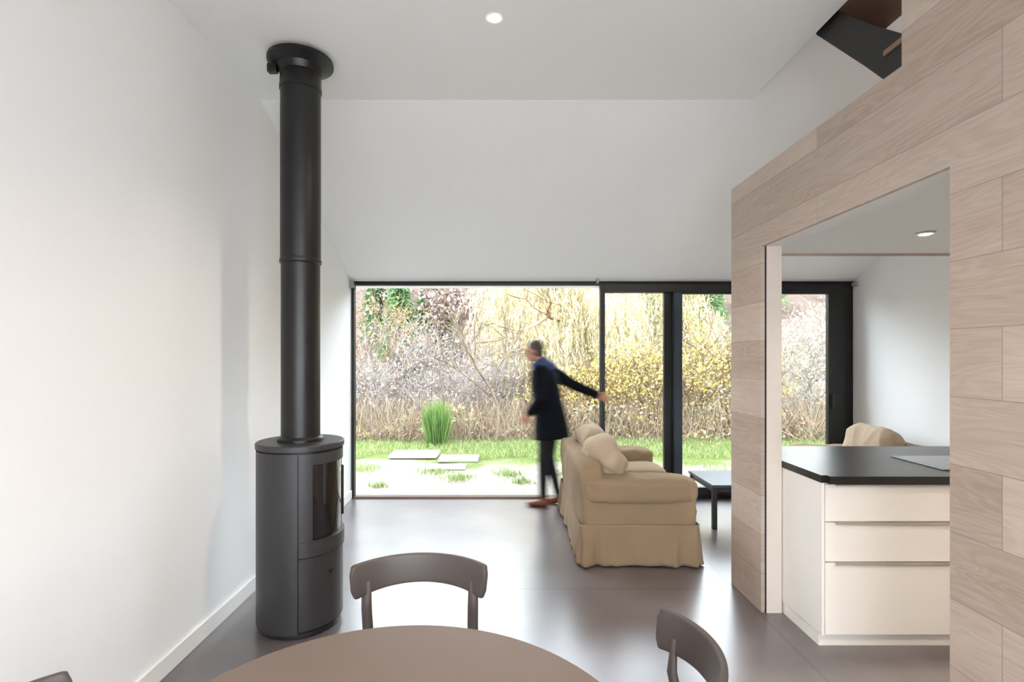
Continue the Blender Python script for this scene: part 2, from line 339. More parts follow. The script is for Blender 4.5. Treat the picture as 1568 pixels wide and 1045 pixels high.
# ------------------------------------------------------------ lamps
def downlight(x,y,z,w):
    e=empty('recessed_downlight',(x,y,z))
    lathe('ring',[(0.045,-0.004),(0.048,0.0)],M_trim,e,n=32)
    lathe('bulb',[(0.026,-0.0065),(0.026,-0.004)],M_bulb,e,n=24)
    L=D.lights.new('spot','SPOT'); L.energy=w; L.color=(1,0.86,0.7); L.spot_size=math.radians(130); L.spot_blend=0.7; L.shadow_soft_size=0.05
    o=D.objects.new('spot',L); o.location=(0,0,-0.02); link(o,e)
downlight(-0.037,2.70,HC,60); downlight(-0.037,0.6,HC,50)  # second one is out of view, added to boost the interior light
downlight(2.40,2.96,2.245,45); downlight(2.40,1.2,2.245,60); downlight(3.2,2.0,2.245,40)  # last two are out of view, added to brighten the kitchen
def fill_globe(x,y,z,ztop,w,r=0.2):  # unseen fill light in globe form, added to brighten the interior
    e=empty('fill_light_globe',(x,y,z))
    v,f=sphere_data((0,0,0),(r,r,r),16); g=mesh_obj('globe',v,f,M_fillglobe,e,True)
    lathe('cap',[(0.05,r-0.005),(0.05,r+0.05),(0.004,r+0.055),(0.004,ztop-z)],M_black,e,n=20)
    L=D.lights.new('bulb','POINT'); L.energy=w; L.color=(1,0.965,0.94); L.shadow_soft_size=r+0.02
    o=D.objects.new('bulb',L); link(o,e)
fill_globe(0.3,-1.4,1.9,3.1,135); fill_globe(1.1,-1.4,1.9,3.1,180)  # added behind the camera as soft fill for walls and ceiling
fill_globe(2.8,0.6,3.4,4.0,140)  # added out of view to lighten the dark loft void
fill_globe(2.7,-1.6,1.9,3.0,60)  # another unseen rear fill, added on the right side
# ------------------------------------------------------------ wood stove
sv=empty('wood_stove',(-1.18,3.07,0))
lathe('base',[(0.205,0.0),(0.225,0.004),(0.225,0.03)],M_black,sv)
lathe('body_core',[(0.222,0.03),(0.222,1.02)],M_black,sv)
arc_panel('body_shell',0.20,0.240,137,377,0.03,1.015,M_stove,sv,n=60)
arc_panel('lower_door',0.20,0.238,18.5,136,0.045,0.44,M_stove,sv,n=30)
arc_panel('door_bottom_rail',0.20,0.246,18.5,136,0.447,0.53,M_stove,sv,n=30)
arc_panel('door_top_rail',0.20,0.238,18.5,136,0.95,1.012,M_stove,sv,n=30)
arc_panel('door_stile_l',0.20,0.238,18.5,36,0.53,0.95,M_stove,sv,n=6)
arc_panel('door_stile_r',0.20,0.238,122,136,0.53,0.95,M_stove,sv,n=6)
arc_panel('door_glass',0.20,0.226,36,122,0.53,0.95,M_dkglass,sv,n=24)
arc_panel('door_handle',0.244,0.256,126,131,0.58,0.88,M_black,sv,n=4)
arc_panel('lower_latch',0.238,0.247,60,66,0.33,0.345,M_black,sv,n=3)
lathe('top_plate',[(0.236,1.022),(0.245,1.026),(0.245,1.052),(0.238,1.058),(0.001,1.058)],M_stove,sv)
lathe('flue_collar',[(0.128,1.058),(0.128,1.072),(0.112,1.085),(0.109,1.085)],M_pipe,sv)
lathe('flue_pipe',[(0.109,1.06),(0.109,2.09),(0.117,2.095),(0.117,2.115),(0.113,2.12),(0.113,3.10),(0.118,3.105),(0.118,3.13),(0.115,3.135),(0.115,3.29)],M_pipe,sv)
lathe('ceiling_rosette',[(0.117,3.20),(0.13,3.235),(0.175,3.262),(0.185,3.266),(0.185,3.282),(0.12,3.298)],M_pipe,sv)
box('rosette_clip',-0.175,-0.12,-0.06,-0.02,3.195,3.245,M_pipe,sv,bevel=0.006)
# ------------------------------------------------------------ dining table
tb=empty('dining_table',(-0.245,1.0,0))
lathe('table_top',[(0.54,0.710),(0.565,0.718),(0.575,0.734),(0.573,0.740),(0.001,0.7405)],M_taupe,tb,n=128)
for i in range(4):
    a=math.pi/4+i*math.pi/2; p0=(0.34*math.cos(a),0.34*math.sin(a),0.71); p1=(0.42*math.cos(a),0.42*math.sin(a),0.0)
    v,f=loft_data([p0,p1],[0.028,0.017],ref=(1,0,0),n=20); mesh_obj('leg_%d'%(i+1),v,f,M_taupe,tb,True)
lathe('apron',[(0.37,0.66),(0.37,0.711)],M_taupe,tb)
# ------------------------------------------------------------ dining chairs (front = -Y, back = +Y)
def chair(loc,rz):
    e=empty('dining_chair',loc,rz)
    R=0.31; amax=math.radians(53); n=60; vs=[];fs=[]; cy=0.26-R
    prof_n=20
    for i in range(n+1):
        u=-1+2*i/n; a=u*amax
        edge=max(0.0,(abs(u)-0.94)/0.06); shrink=math.sqrt(max(0.0,1-edge**2))*0.45+0.55
        top=0.772-0.004*u*u; bot=0.652-0.006*u*u+0.014*(1-u*u)
        zc=(top+bot)/2; hh=(top-bot)/2*shrink; th=0.0105*(shrink*0.4+0.6)
        for j in range(prof_n):
            w=2*math.pi*(j+0.5)/prof_n; cx=math.copysign(abs(math.cos(w))**0.35,math.cos(w)); cz=math.copysign(abs(math.sin(w))**0.18,math.sin(w))
            r=R+th*cx+0.02*(cz*hh/0.06)*0.4
            vs.append((r*math.sin(a),cy+r*math.cos(a),zc+hh*cz))
    for i in range(n):
        for j in range(prof_n): fs.append((i*prof_n+j,i*prof_n+(j+1)%prof_n,(i+1)*prof_n+(j+1)%prof_n,(i+1)*prof_n+j))
    fs.append(tuple(range(prof_n))); fs.append(tuple(range(n*prof_n,(n+1)*prof_n))[::-1])
    o=mesh_obj('backrest',vs,fs,M_chair,e,True); es=o.modifiers.new('es','EDGE_SPLIT'); es.split_angle=math.radians(50)
    for s in (-1,1):
        v,f=loft_data([(s*0.20,0.235,0),(s*0.198,0.205,0.43),(s*0.200,0.172,0.60),(s*0.202,0.180,0.70)],[(0.017,0.014),(0.021,0.017),(0.020,0.015),(0.018,0.008)],ref=(1,0,0),n=16)
        mesh_obj('back_leg_%s'%('l' if s<0 else 'r'),v,f,M_chair,e,True)
        v,f=loft_data([(s*0.205,-0.20,0),(s*0.195,-0.185,0.43)],[0.013,0.019],ref=(1,0,0),n=16)
        mesh_obj('front_leg_%s'%('l' if s<0 else 'r'),v,f,M_chair,e,True)
        v,f=loft_data([(s*0.197,-0.185,0.405),(s*0.197,0.205,0.405)],[(0.022,0.01),(0.022,0.01)],ref=(0,0,1),n=12)
        mesh_obj('side_rail_%s'%('l' if s<0 else 'r'),v,f,M_chair,e,True)
    superbox('seat',(0,-0.005,0.437),(0.228,0.222,0.014),M_chair,e,k=5,sub=12)
    return e
chair((-0.305,1.80,0),0.02)
chair((0.31,1.41,0),math.radians(-100))
chair((-0.93,1.05,0),math.radians(90))
# ------------------------------------------------------------ sofas
def skirt(name,x0,x1,y0,y1,z0,z1,m,e,r=0.03):
    pts=[]
    def corner(cx,cy,a0):
        for i in range(9):
            a=a0+math.pi/2*i/8; pts.append((Vector((cx+r*math.cos(a),cy+r*math.sin(a),0)),Vector((math.cos(a),math.sin(a),0)),i-4,9))
    def side(p,q,nrm,n=70):
        for i in range(1,n):
            d=min(i,n-i)/n*(Vector(q)-Vector(p)).length
            pts.append((Vector(p).lerp(Vector(q),i/n),Vector(nrm),d,0))
    corner(x1-r,y1-r,0); side((x1-r,y1,0),(x0+r,y1,0),(0,1,0))
    corner(x0+r,y1-r,math.pi/2); side((x0,y1-r,0),(x0,y0+r,0),(-1,0,0))
    corner(x0+r,y0+r,math.pi); side((x0+r,y0,0),(x1-r,y0,0),(0,-1,0))
    corner(x1-r,y0+r,1.5*math.pi); side((x1,y0+r,0),(x1,y1-r,0),(1,0,0))
    rows=14; vs=[];fs=[]; N=len(pts)
    for k in range(rows+1):
        t=k/rows; z=z1+(z0-z1)*t
        for i,(p,nr,d,c) in enumerate(pts):
            if c: pleat=-0.050*(1-abs(d)/4)+0.030
            else: pleat=0.034*math.exp(-(d/0.06)**2)-0.016*math.exp(-((d-0.10)/0.025)**2)+0.016*math.exp(-((d-0.15)/0.03)**2)
            w=noise.noise(Vector((p.x*7+t*1.5*nr.y,p.y*7+t*1.5*nr.x,0.3)))*0.024*t+noise.noise(Vector((p.x*20,p.y*20,t*1.2)))*0.010*t+0.010*t+pleat*t
            if k==0: w+=0.004
            q=p+nr*w; vs.append((q.x,q.y,z+0.006*noise.noise(Vector((p.x*8,p.y*8,5)))*t))
    for k in range(rows):
        for i in range(N): fs.append((k*N+i,k*N+(i+1)%N,(k+1)*N+(i+1)%N,(k+1)*N+i))
    o=mesh_obj(name,vs,fs,m,e,True); s=o.modifiers.new('so','SOLIDIFY'); s.thickness=0.006; s.offset=-1
def drape(name,c,h,m,e,seed=0,k=12):
    bm=bmesh.new(); bmesh.ops.create_cube(bm,size=2); bmesh.ops.subdivide_edges(bm,edges=bm.edges,cuts=44,use_grid_fill=True)
    for v in bm.verts:
        p=v.co; d=(abs(p.x)**k+abs(p.y)**k+abs(p.z)**k)**(1/k); q=p/d; v.co=Vector((q.x*h[0],q.y*h[1],q.z*h[2]))+Vector(c)
    bm.normal_update()
    for v in bm.verts:
        p=v.co; a=noise.noise(Vector((p.x*3+p.z*5+seed,p.y*5,p.z*2)))*0.012+noise.noise(Vector((p.x*9-p.z*6,p.y*9,p.z*4+seed)))*0.006
        rg=(1-abs(noise.noise(Vector((p.x*4-p.z*4.5,p.y*4,seed+p.z*1.5))))*2)
        a+=0.009*max(0,rg)**4
        v.co+=v.normal*a
    me=D.meshes.new(name); bm.to_mesh(me); bm.free(); me.materials.append(m)
    for p in me.polygons: p.use_smooth=True
    return link(D.objects.new(name,me),e)
def sofa(loc,rz,L,sd=0,cz=(0.70,0.70)):
    e=empty('sofa',loc,rz)
    superbox('base',(0.46,L/2,0.24),(0.41,L/2-0.06,0.19),M_sofa,e,k=14,sub=10)
    superbox('back_frame',(0.115,L/2,0.42),(0.11,L/2-0.03,0.34),M_sofa,e,k=7,sub=30,crump=0.014,cs=4,seed=sd,rot=(0,-0.05,0),ridge=0.006)
    for nm,yc in (('arm_near',0.135),('arm_far',L-0.135)):
        drape(nm+'_panel',(0.46,yc,0.33),(0.415,0.116,0.29),M_sofa,e,seed=sd+yc)
        superbox(nm+'_roll',(0.46,yc,0.550),(0.440,0.142,0.100),M_sofa,e,k=4.2,sub=34,crump=0.012,cs=5,seed=sd+yc+3,ridge=0.008)
    n=2; w=(L-0.5)/n
    for i in range(n):
        yc=0.25+w*(i+0.5)
        superbox('seat_cushion_%d'%(i+1),(0.56,yc,0.47),(0.34,w/2-0.004,0.085),M_sofa,e,k=5,sub=16,crump=0.01,seed=i+sd)
        superbox('back_cushion_%d'%(i+1),(0.27,yc-(0.06 if i==0 else 0),cz[i]),(0.115,w/2+0.03,0.205),M_cush,e,k=3.6,sub=30,crump=0.020,cs=4,seed=i+5+sd,rot=(0.08*(1 if i else -1),-0.30,0.06),ridge=0.010)
    skirt('skirt',0.010,0.892,0.006,L-0.006,0.012,0.31,M_sofa,e)
    return e
s1=sofa((0.565,3.84,0),math.radians(-1),1.49,0)
superbox('throw_cushion',(0.25,0.34,0.735),(0.10,0.19,0.125),M_cush,s1,k=3.2,sub=30,crump=0.020,cs=6,seed=9,rot=(0.2,-0.9,0.35),ridge=0.010)
sofa((3.78,5.42,0),math.pi,1.60,4,cz=(0.68,0.58))
# ------------------------------------------------------------ coffee table
cf=empty('coffee_table',(1.88,4.66,0))
box('top',0,0.60,0,0.60,0.375,0.40,M_alul,cf,bevel=0.004)
boxes('legs',[(0.01,0.05,0.01,0.05,0,0.375),(0.55,0.59,0.01,0.05,0,0.375),(0.01,0.05,0.55,0.59,0,0.375),(0.55,0.59,0.55,0.59,0,0.375),(0.05,0.55,0.02,0.04,0.33,0.375),(0.05,0.55,0.56,0.58,0.33,0.375),(0.02,0.04,0.05,0.55,0.33,0.375),(0.56,0.58,0.05,0.55,0.33,0.375)],M_black,cf,bevel=0.003)
# ------------------------------------------------------------ walking man
yaw=math.radians(18); F=Vector((-math.cos(yaw),math.sin(yaw),0)); Lf=Vector((0,0,1)).cross(F); O=Vector((0.50,5.44,0))
man=empty('walking_man')
def W(f,l,z): return O+F*f+Lf*l+Vector((0,0,z))
def man_part(name,parts,m,vox=0.012,sm=4):
    v,f=join_data(parts); o=mesh_obj(name,v,f,m,man,True); remesh(o,vox,sm); return o
tf=lambda pts,rad,ref=F,n=18: loft_data(pts,rad,ref=ref,n=n)
coat=[tf([W(-0.03,0,0.70),W(-0.02,0,0.80),W(-0.005,0,0.95),W(0.015,0,1.06),W(0.04,0,1.20),W(0.065,0,1.33),W(0.09,0,1.42),W(0.11,0,1.47)],
      [(0.195,0.215),(0.185,0.21),(0.165,0.195),(0.152,0.185),(0.155,0.19),(0.145,0.205),(0.115,0.17),(0.075,0.08)])]
hR=Vector((1.075,5.60,1.115))
shR=W(0.05,-0.19,1.40); elR=Vector((0.79,5.605,1.235))
coat.append(tf([shR,shR.lerp(elR,0.5),elR,elR.lerp(hR,0.9)],[0.080,0.070,0.058,0.044],ref=(0,0,1)))
coat.append(sphere_data(shR,(0.08,0.08,0.075)))
shL=W(0.06,0.19,1.40); elL=W(0.03,0.26,1.13); wrL=W(0.17,0.225,0.96)
coat.append(tf([shL,shL.lerp(elL,0.5),elL],[0.076,0.068,0.058],ref=F)); coat.append(tf([elL,elL.lerp(wrL,0.5),wrL],[0.060,0.054,0.044],ref=Lf)); coat.append(sphere_data(elL,(0.058,0.058,0.058))); coat.append(sphere_data(shL,(0.078,0.078,0.074)))
co=man_part('coat',coat,M_coat)
man_part('collar',[tf([W(0.07,0,1.42),W(0.095,0,1.46),W(0.125,0,1.51)],[(0.125,0.13),(0.11,0.11),(0.088,0.09)]),sphere_data(W(0.0,0,1.44),(0.075,0.10,0.06))],M_scarf,0.01,3)
def leg(hip,knee,ank):
    return [tf([hip,hip.lerp(knee,0.5),knee,knee.lerp(ank,0.4),ank],[(0.088,0.085),(0.078,0.072),(0.058,0.055),(0.056,0.052),(0.045,0.045)])]
an1=W(0.05,0.075,0.085); an2=W(-0.075,-0.08,0.10)
man_part('trousers',leg(W(0,0.085,0.90),W(0.05,0.08,0.48),an1)+leg(W(0,-0.085,0.90),W(0.02,-0.085,0.48),an2)+[sphere_data(W(0,0,0.9),(0.12,0.15,0.12))],M_trou)
def shoe(a,pitch):
    p=[a+F*-0.065+Vector((0,0,-0.055+pitch*0.3)),a+F*-0.03+Vector((0,0,-0.045)),a+F*0.05+Vector((0,0,-0.05-pitch*0.3)),a+F*0.12+Vector((0,0,-0.058-pitch*0.3)),a+F*0.175+Vector((0,0,-0.062-pitch*0.2))]
    return [tf(p,[(0.028,0.028),(0.04,0.037),(0.035,0.042),(0.026,0.046),(0.016,0.03)],ref=(0,0,1)),tf([a+Vector((0,0,0.02)),a+Vector((0,0,-0.045))],[0.042,0.045])]
man_part('shoes',shoe(an1,0.0)+shoe(an2,0.05),M_shoe,0.008,2)
hc=W(0.165,0,1.605); tilt=Matrix.Rotation(0.12,3,Lf)
def H(f,l,z): return hc+tilt@(F*f+Lf*l+Vector((0,0,z)))
Rb=tilt@Matrix(((F.x,Lf.x,0),(F.y,Lf.y,0),(0,0,1)))
head=[sphere_data(H(-0.01,0,0.02),(0.092,0.073,0.088),rotm=Rb),sphere_data(H(0.02,0,-0.045),(0.068,0.056,0.062),rotm=Rb),sphere_data(H(0.055,0,-0.085),(0.026,0.028,0.02),rotm=Rb),
 tf([H(0.075,0,0.012),H(0.093,0,-0.012),H(0.108,0,-0.032),H(0.09,0,-0.042)],[0.010,0.012,0.015,0.012],ref=Lf,n=10),
 sphere_data(H(0.078,0,0.028),(0.018,0.05,0.010),rotm=Rb),sphere_data(H(0.082,0,-0.060),(0.012,0.024,0.006),rotm=Rb),sphere_data(H(0.080,0,-0.070),(0.012,0.021,0.006),rotm=Rb),
 sphere_data(H(-0.005,0.074,-0.01),(0.018,0.008,0.03),rotm=Rb),sphere_data(H(-0.005,-0.074,-0.01),(0.018,0.008,0.03),rotm=Rb),
 tf([W(0.09,0,1.45),H(-0.015,0,-0.05)],[0.055,0.054])]
man_part('head',head,M_skin,0.005,2)
for s in (1,-1): 
    v,f=sphere_data(H(0.078,s*0.030,0.008),(0.010,0.013,0.009),rotm=Rb); mesh_obj('eye_%s'%('l' if s>0 else 'r'),v,f,M_eye,man,True)
    v,f=sphere_data(H(0.080,s*0.031,0.030),(0.008,0.02,0.004),rotm=Rb); mesh_obj('eyebrow_%s'%('l' if s>0 else 'r'),v,f,M_hair,man,True)
hair=[sphere_data(H(-0.022,0,0.032),(0.092,0.078,0.084),rotm=Rb),sphere_data(H(-0.05,0,-0.015),(0.055,0.068,0.07),rotm=Rb)]
man_part('hair',hair,M_hair,0.006,1)
def hand(name,wr,d,up,curl):
    d=d.normalized(); s=d.cross(up).normalized(); up=s.cross(d).normalized()
    P=[loft_data([wr,wr+d*0.03,wr+d*0.075,wr+d*0.092],[(0.017,0.026),(0.016,0.036),(0.014,0.041),(0.011,0.038)],ref=up,n=14)]
    for i,(o,ln) in enumerate(((-0.030,0.062),(-0.010,0.075),(0.010,0.080),(0.030,0.070))):
        b=wr+d*0.084+s*(-o); p=[b]; a=0.0; q=b
        for k,fr in enumerate((0.45,0.32,0.23)):
            a+=curl; q=q+(d*math.cos(a)-up*math.sin(a))*ln*fr; p.append(q)
        P.append(loft_data(p,[0.0092,0.0086,0.008,0.006],ref=s,n=10))
    b=wr+d*0.025-s*0.026; p=[b,b+(d*0.6-s*0.8)*0.035,b+(d*0.6-s*0.8)*0.035+(d*0.85-s*0.35-up*0.3)*0.030,b+(d*0.6-s*0.8)*0.035+(d*0.9-s*0.2-up*0.45)*0.052]
    P.append(loft_data(p,[0.013,0.0115,0.010,0.007],ref=up,n=10))
    v,f=join_data(P); o=mesh_obj(name,v,f,M_skin,man,True); remesh(o,0.0035,2)
hand('hand_right',elR.lerp(hR,0.88),(hR-elR)+Vector((0,0.02,0)),Vector((0,-1,0.2)),0.35)
hand('hand_left',elL.lerp(wrL,0.95),(wrL-elL),Lf,0.45)
# he is walking during the exposure : real motion, linear around frame 1
try:
    sc.frame_set(1)
    for fr,dx in ((0,0.15),(1,0.0),(2,-0.15)):
        man.location=(dx,0,0); man.keyframe_insert('location',frame=fr)
    for fc in man.animation_data.action.fcurves:
        for k in fc.keyframe_points: k.interpolation='LINEAR'
    sc.frame_set(1)
    sc.render.use_motion_blur=True; sc.render.motion_blur_shutter=0.5
except Exception as ex: print('anim',ex)
# ------------------------------------------------------------ exterior
def hillz(x,y):
    t=np.clip((y-11)/16,0,1); return 6.2*t*t*(3-2*t)+0.15*np.sin(x*0.8)*np.clip((y-9)/4,0,1)
nx,ny=90,110; X,Y=np.meshgrid(np.linspace(-26,32,nx),np.linspace(5.82,44,ny)); Z=hillz(X,Y)-0.04+np.where(Y>6.5,0.02*np.sin(X*3)*np.sin(Y*2.3),0)
vs=np.stack([X,Y,Z],-1).reshape(-1,3); fs=[(j*nx+i,j*nx+i+1,(j+1)*nx+i+1,(j+1)*nx+i) for j in range(ny-1) for i in range(nx-1)]
mesh_obj('garden_ground',vs.tolist(),fs,M_ground,None,True)
M_pg=mat('pale_gravel',(178,174,170),1.0,var=0.15,scale=20)
box('terrace_ground',-26,32,-30,YB-0.2,-0.06,-0.04,M_pg)
boxes('side_ground',[(-26,XL-0.2,YB-0.2,5.82,-0.06,-0.04),(XR+0.2,32,YB-0.2,5.82,-0.06,-0.04)],M_pg)
def veg_mesh(name,V,Fc,COL,parent=None):
    me=D.meshes.new(name); nv=len(V); nf=len(Fc); k=Fc.shape[1]
    me.vertices.add(nv); me.vertices.foreach_set('co',V.astype(np.float32).ravel())
    me.loops.add(nf*k); me.loops.foreach_set('vertex_index',Fc.astype(np.int32).ravel())
    me.polygons.add(nf); me.polygons.foreach_set('loop_start',np.arange(0,nf*k,k,dtype=np.int32))
    me.update(calc_edges=True)
    a=me.color_attributes.new('Col','FLOAT_COLOR','POINT'); c4=np.ones((nv,4),np.float32); c4[:,:3]=COL; a.data.foreach_set('color',c4.ravel())
    me.materials.append(M_veg); me.validate(); return link(D.objects.new(name,me),parent)
def unit(v): return v/np.maximum(np.linalg.norm(v,axis=-1,keepdims=True),1e-9)
VK=0.64; DS=0.13
def pal(cols,n,jit=0.12,k=1.0):
    c=np.array([s2l(q) for q in cols]); lum=c@np.array([0.3,0.6,0.1]); c=(c*(1-DS)+lum[:,None]*DS)*VK*k
    c=c[rng.integers(0,len(cols),n)]; return np.clip(c*(1+jit*rng.normal(size=(n,1))),0.003,0.95)
def leaves(P,size,cols,elong=2.0,dirv=None,jit=0.12):
    n=len(P); a=unit(rng.normal(size=(n,3))) if dirv is None else unit(dirv+0.35*rng.normal(size=(n,3))); b=unit(np.cross(a,rng.normal(size=(n,3))))
    s=size*(0.6+0.8*rng.random((n,1))); a=a*s*elong/2; b=b*s/2
    V=np.stack([P-a,P+b,P+a,P-b],1).reshape(-1,3); Fc=np.arange(4*n).reshape(n,4); return V,Fc,np.repeat(pal(cols,n,jit),4,0)
def segs(P0,P1,R0,R1,cols,jit=0.12):
    n=len(P0); t=unit(P1-P0); a=unit(np.cross(t,rng.normal(size=(n,3)))); b=np.cross(t,a); V=[]
    for P,R in ((P0,R0),(P1,R1)):
        for k in range(3):
            w=2*math.pi*k/3; V.append(P+(a*math.cos(w)+b*math.sin(w))*np.reshape(R,(-1,1)))
    V=np.stack(V,1).reshape(-1,3); base=np.arange(n)[:,None]*6
    Fc=np.concatenate([base+np.array([[k,(k+1)%3,3+(k+1)%3,3+k]]) for k in range(3)]); return V,Fc,np.repeat(pal(cols,n,jit),6,0)
def merge(lst):
    V=[];F_=[];Cc=[];n=0
    for v,f,c in lst: V.append(v);F_.append(f+n);Cc.append(c);n+=len(v)
    return np.concatenate(V),np.concatenate(F_),np.concatenate(Cc)
def grow(base,h,spread,r,depth,nch,bias=(0,0,1),first=1):
    P0=[];P1=[];R0=[];R1=[];tips=[]
    def rec(p,d,l,r,k):
        nseg=3; q=p
        for i in range(nseg):
            d=unit(d+0.16*rng.normal(size=3)); q2=q+d*l/nseg; P0.append(q);P1.append(q2);R0.append(r*(1-0.25*i/nseg));R1.append(r*(1-0.25*(i+1)/nseg)); q=q2
            if k>0 and i>0 and rng.random()<0.7:
                rec(q,unit(d+spread*rng.normal(size=3)),l*0.6,r*0.5,k-1)
        if k>0:
            for c in range(nch): rec(q,unit(d+spread*rng.normal(size=3)+0.15*np.array(bias)),l*(0.6+0.2*rng.random()),r*0.62,k-1)
        else: tips.append(q)
    for i in range(first): rec(np.array(base,float),unit(np.array([0,0,1.0])+(spread*0.8*rng.normal(size=3) if first>1 else 0.1*rng.normal(size=3))),h,r,depth)
    return np.array(P0),np.array(P1),np.array(R0),np.array(R1),np.array(tips)
def on_ground(x,y): return np.array([x,y,float(hillz(np.array(x),np.array(y)))-0.05])
thicket=empty('shrub_thicket'); woodland=empty('woodland')
GREY=[(200,188,180),(216,206,200),(178,162,152),(226,218,212),(194,168,160)]
def twig_shrub(x,y,h,cols=GREY,leafcols=None,nl=600,name='bare_shrub',first=12,ls=0.04):
    P0,P1,R0,R1,t=grow(on_ground(x,y),h*0.42,0.45,0.011,3,2,first=first)
    parts=[segs(P0,P1,R0+0.002,R1+0.0018,cols)]
    if leafcols:
        idx=rng.integers(0,len(P1),nl); parts.append(leaves(P1[idx]+0.09*rng.normal(size=(nl,3)),ls,leafcols,1.5))
    return veg_mesh(name,*merge(parts),parent=thicket)
YEL=[(250,216,96),(244,204,76),(252,230,134),(230,196,106),(248,226,152)]
for x,y,h in [(-2.7,10.8,1.8),(-1.9,11.4,2.1),(-1.2,10.9,1.5),(-0.4,11.6,1.8),(-3.6,11.6,2.4),(-4.6,11.2,2.3),(-0.2,12.6,2.1),(-1.5,12.6,2.4),(-2.5,12.9,2.6),(-6,11.7,2.6),(-7.5,12,2.8)]:
    twig_shrub(x,y,h,leafcols=[(226,206,190),(214,180,136),(230,218,196)],nl=260)
for x,y,h in [(1.7,10.6,1.6),(2.4,11.0,1.8),(3.1,10.6,1.9),(3.9,11.0,2.2),(4.6,10.7,2.1)]:
    twig_shrub(x,y,h,cols=[(184,160,124),(156,134,104)],leafcols=YEL,nl=1300,name='yellow_leaf_shrub')
for x,y,h in [(5.6,10.9,2.6),(6.5,11.2,2.9),(7.6,11.3,2.7),(8.8,11.6,3.0),(10.4,11.6,3.0)]:
    twig_shrub(x,y,h,leafcols=[(200,206,166),(180,192,146),(220,214,180)],nl=1400,name='green_shrub')
twig_shrub(-3.2,12.6,3.0,cols=[(200,164,130)],leafcols=[(236,176,90),(244,200,110)],nl=600,name='orange_shrub')
def willow(x,y,rad,h,ns,cols):
    b=on_ground(x,y); P0,P1,R0,R1,t=grow(b,h*0.42,0.5,0.11,3,3)
    parts=[segs(P0,P1,R0,R1,[(206,180,136),(190,164,130)])]
    nb=30; bt=rng.random(nb)*2*math.pi; br=rad*np.sqrt(rng.random(nb)); bz=rng.random(nb)
    bi=rng.integers(0,nb,ns); th=bt[bi]; rr=br[bi]
    x0=b[0]+rr*np.cos(th)+0.26*rng.normal(size=ns); y0=b[1]+rr*np.sin(th)*0.7+0.2*rng.normal(size=ns)
    z0=b[2]+h*(1.0-0.35*(rr/rad)**2)-(0.75*bz[bi]+0.25*rng.random(ns))*h*0.45-0.6*((x0-b[0]-rr*np.cos(th))**2); ln=np.minimum(0.7+rng.random(ns)*1.9,z0-b[2]-0.15)
    LP=[];SP0=[];SP1=[]; K=28
    ph=rng.random(ns)*6.28; dx=rng.normal(size=ns)*0.18+0.25*np.cos(th); dy=rng.normal(size=ns)*0.18
    for k in range(K):
        u=(k+0.5)/K; LP.append(np.stack([x0+dx*u+0.04*np.sin(ph+u*5),y0+dy*u,z0-ln*u],-1)+0.018*rng.normal(size=(ns,3)))
    LP=np.concatenate(LP); parts.append(leaves(LP,0.025,cols,5.0,dirv=np.array([[0,0,-1.0]])))
    for k in range(4):
        u,v=k/4,(k+1)/4
        SP0.append(np.stack([x0+dx*u+0.04*np.sin(ph+u*5),y0+dy*u,z0-ln*u],-1)); SP1.append(np.stack([x0+dx*v+0.04*np.sin(ph+v*5),y0+dy*v,z0-ln*v],-1))
    SP0=np.concatenate(SP0);SP1=np.concatenate(SP1); parts.append(segs(SP0,SP1,np.full(len(SP0),0.004),np.full(len(SP0),0.003),[(240,214,150),(224,196,130)]))
    return veg_mesh('willow_tree',*merge(parts))
WIL=[(254,243,200),(250,236,178),(255,249,222),(244,222,158),(252,239,188)]
willow(1.5,13.4,2.0,4.7,1500,WIL); willow(4.3,14.2,1.5,3.9,420,[(244,238,190),(234,228,172),(226,214,152)])
def wood_tree(x,y,h,cols,nl,ls=0.08,name='woodland_tree'):
    P0,P1,R0,R1,t=grow(on_ground(x,y),h*0.36,0.42,0.045,3,3)
    idx=rng.integers(len(P1)//6,len(P1),nl)
    return veg_mesh(name,*merge([segs(P0,P1,R0+0.004,R1+0.003,[(206,188,182),(218,204,198),(188,168,162)]),leaves(P1[idx]+0.22*rng.normal(size=(nl,3)),ls,cols,1.4)]),parent=woodland)
MAU=[(208,180,170),(196,162,150),(218,202,192),(188,162,140)]; OLV=[(190,196,154),(204,204,168),(172,182,142)]
for i in range(30):
    x=-13+i*0.98+rng.normal()*0.4; y=16.5+rng.random()*6
    cols=MAU if x<2.5 else (OLV+[(224,206,150)] if rng.random()<0.7 else MAU)
    wood_tree(x,y,3.4+rng.random()*1.8,cols,1200)
for x,y,h in [(-2.6,15.5,3.2),(-1.6,16.0,3.4),(-0.7,15.3,3.0),(-5.2,15.4,3.2),(0.3,16.4,3.4),(-1.0,18.2,3.6),(-2.2,19.0,3.6)]:
    wood_tree(x,y,h,MAU,1100)
for x,y,h in [(-2.9,14.8,3.5),(-2.2,16.6,3.6),(-3.9,17,3.7),(7,18,3.4),(9.5,19,4)]:
    b=on_ground(x,y); n=5000; u=rng.random(n)**0.7; r=(1-u)*0.85*np.sqrt(rng.random(n)); th=rng.random(n)*6.28
    P=np.stack([b[0]+r*np.cos(th),b[1]+r*np.sin(th),b[2]+0.3+u*h-0.25*r],-1)
    dv=np.stack([np.cos(th),np.sin(th),-0.4*np.ones(n)],-1)
    veg_mesh('conifer_tree',*merge([leaves(P,0.055,[(104,146,90),(126,166,104),(146,180,120)],4,dirv=dv),segs(b[None],b[None]+np.array([[0,0,h]]),np.array([0.12]),np.array([0.02]),[(140,120,100)])]),parent=woodland)
P0,P1,R0,R1,t=grow((-0.10,9.55,0),1.0,0.40,0.045,4,2)
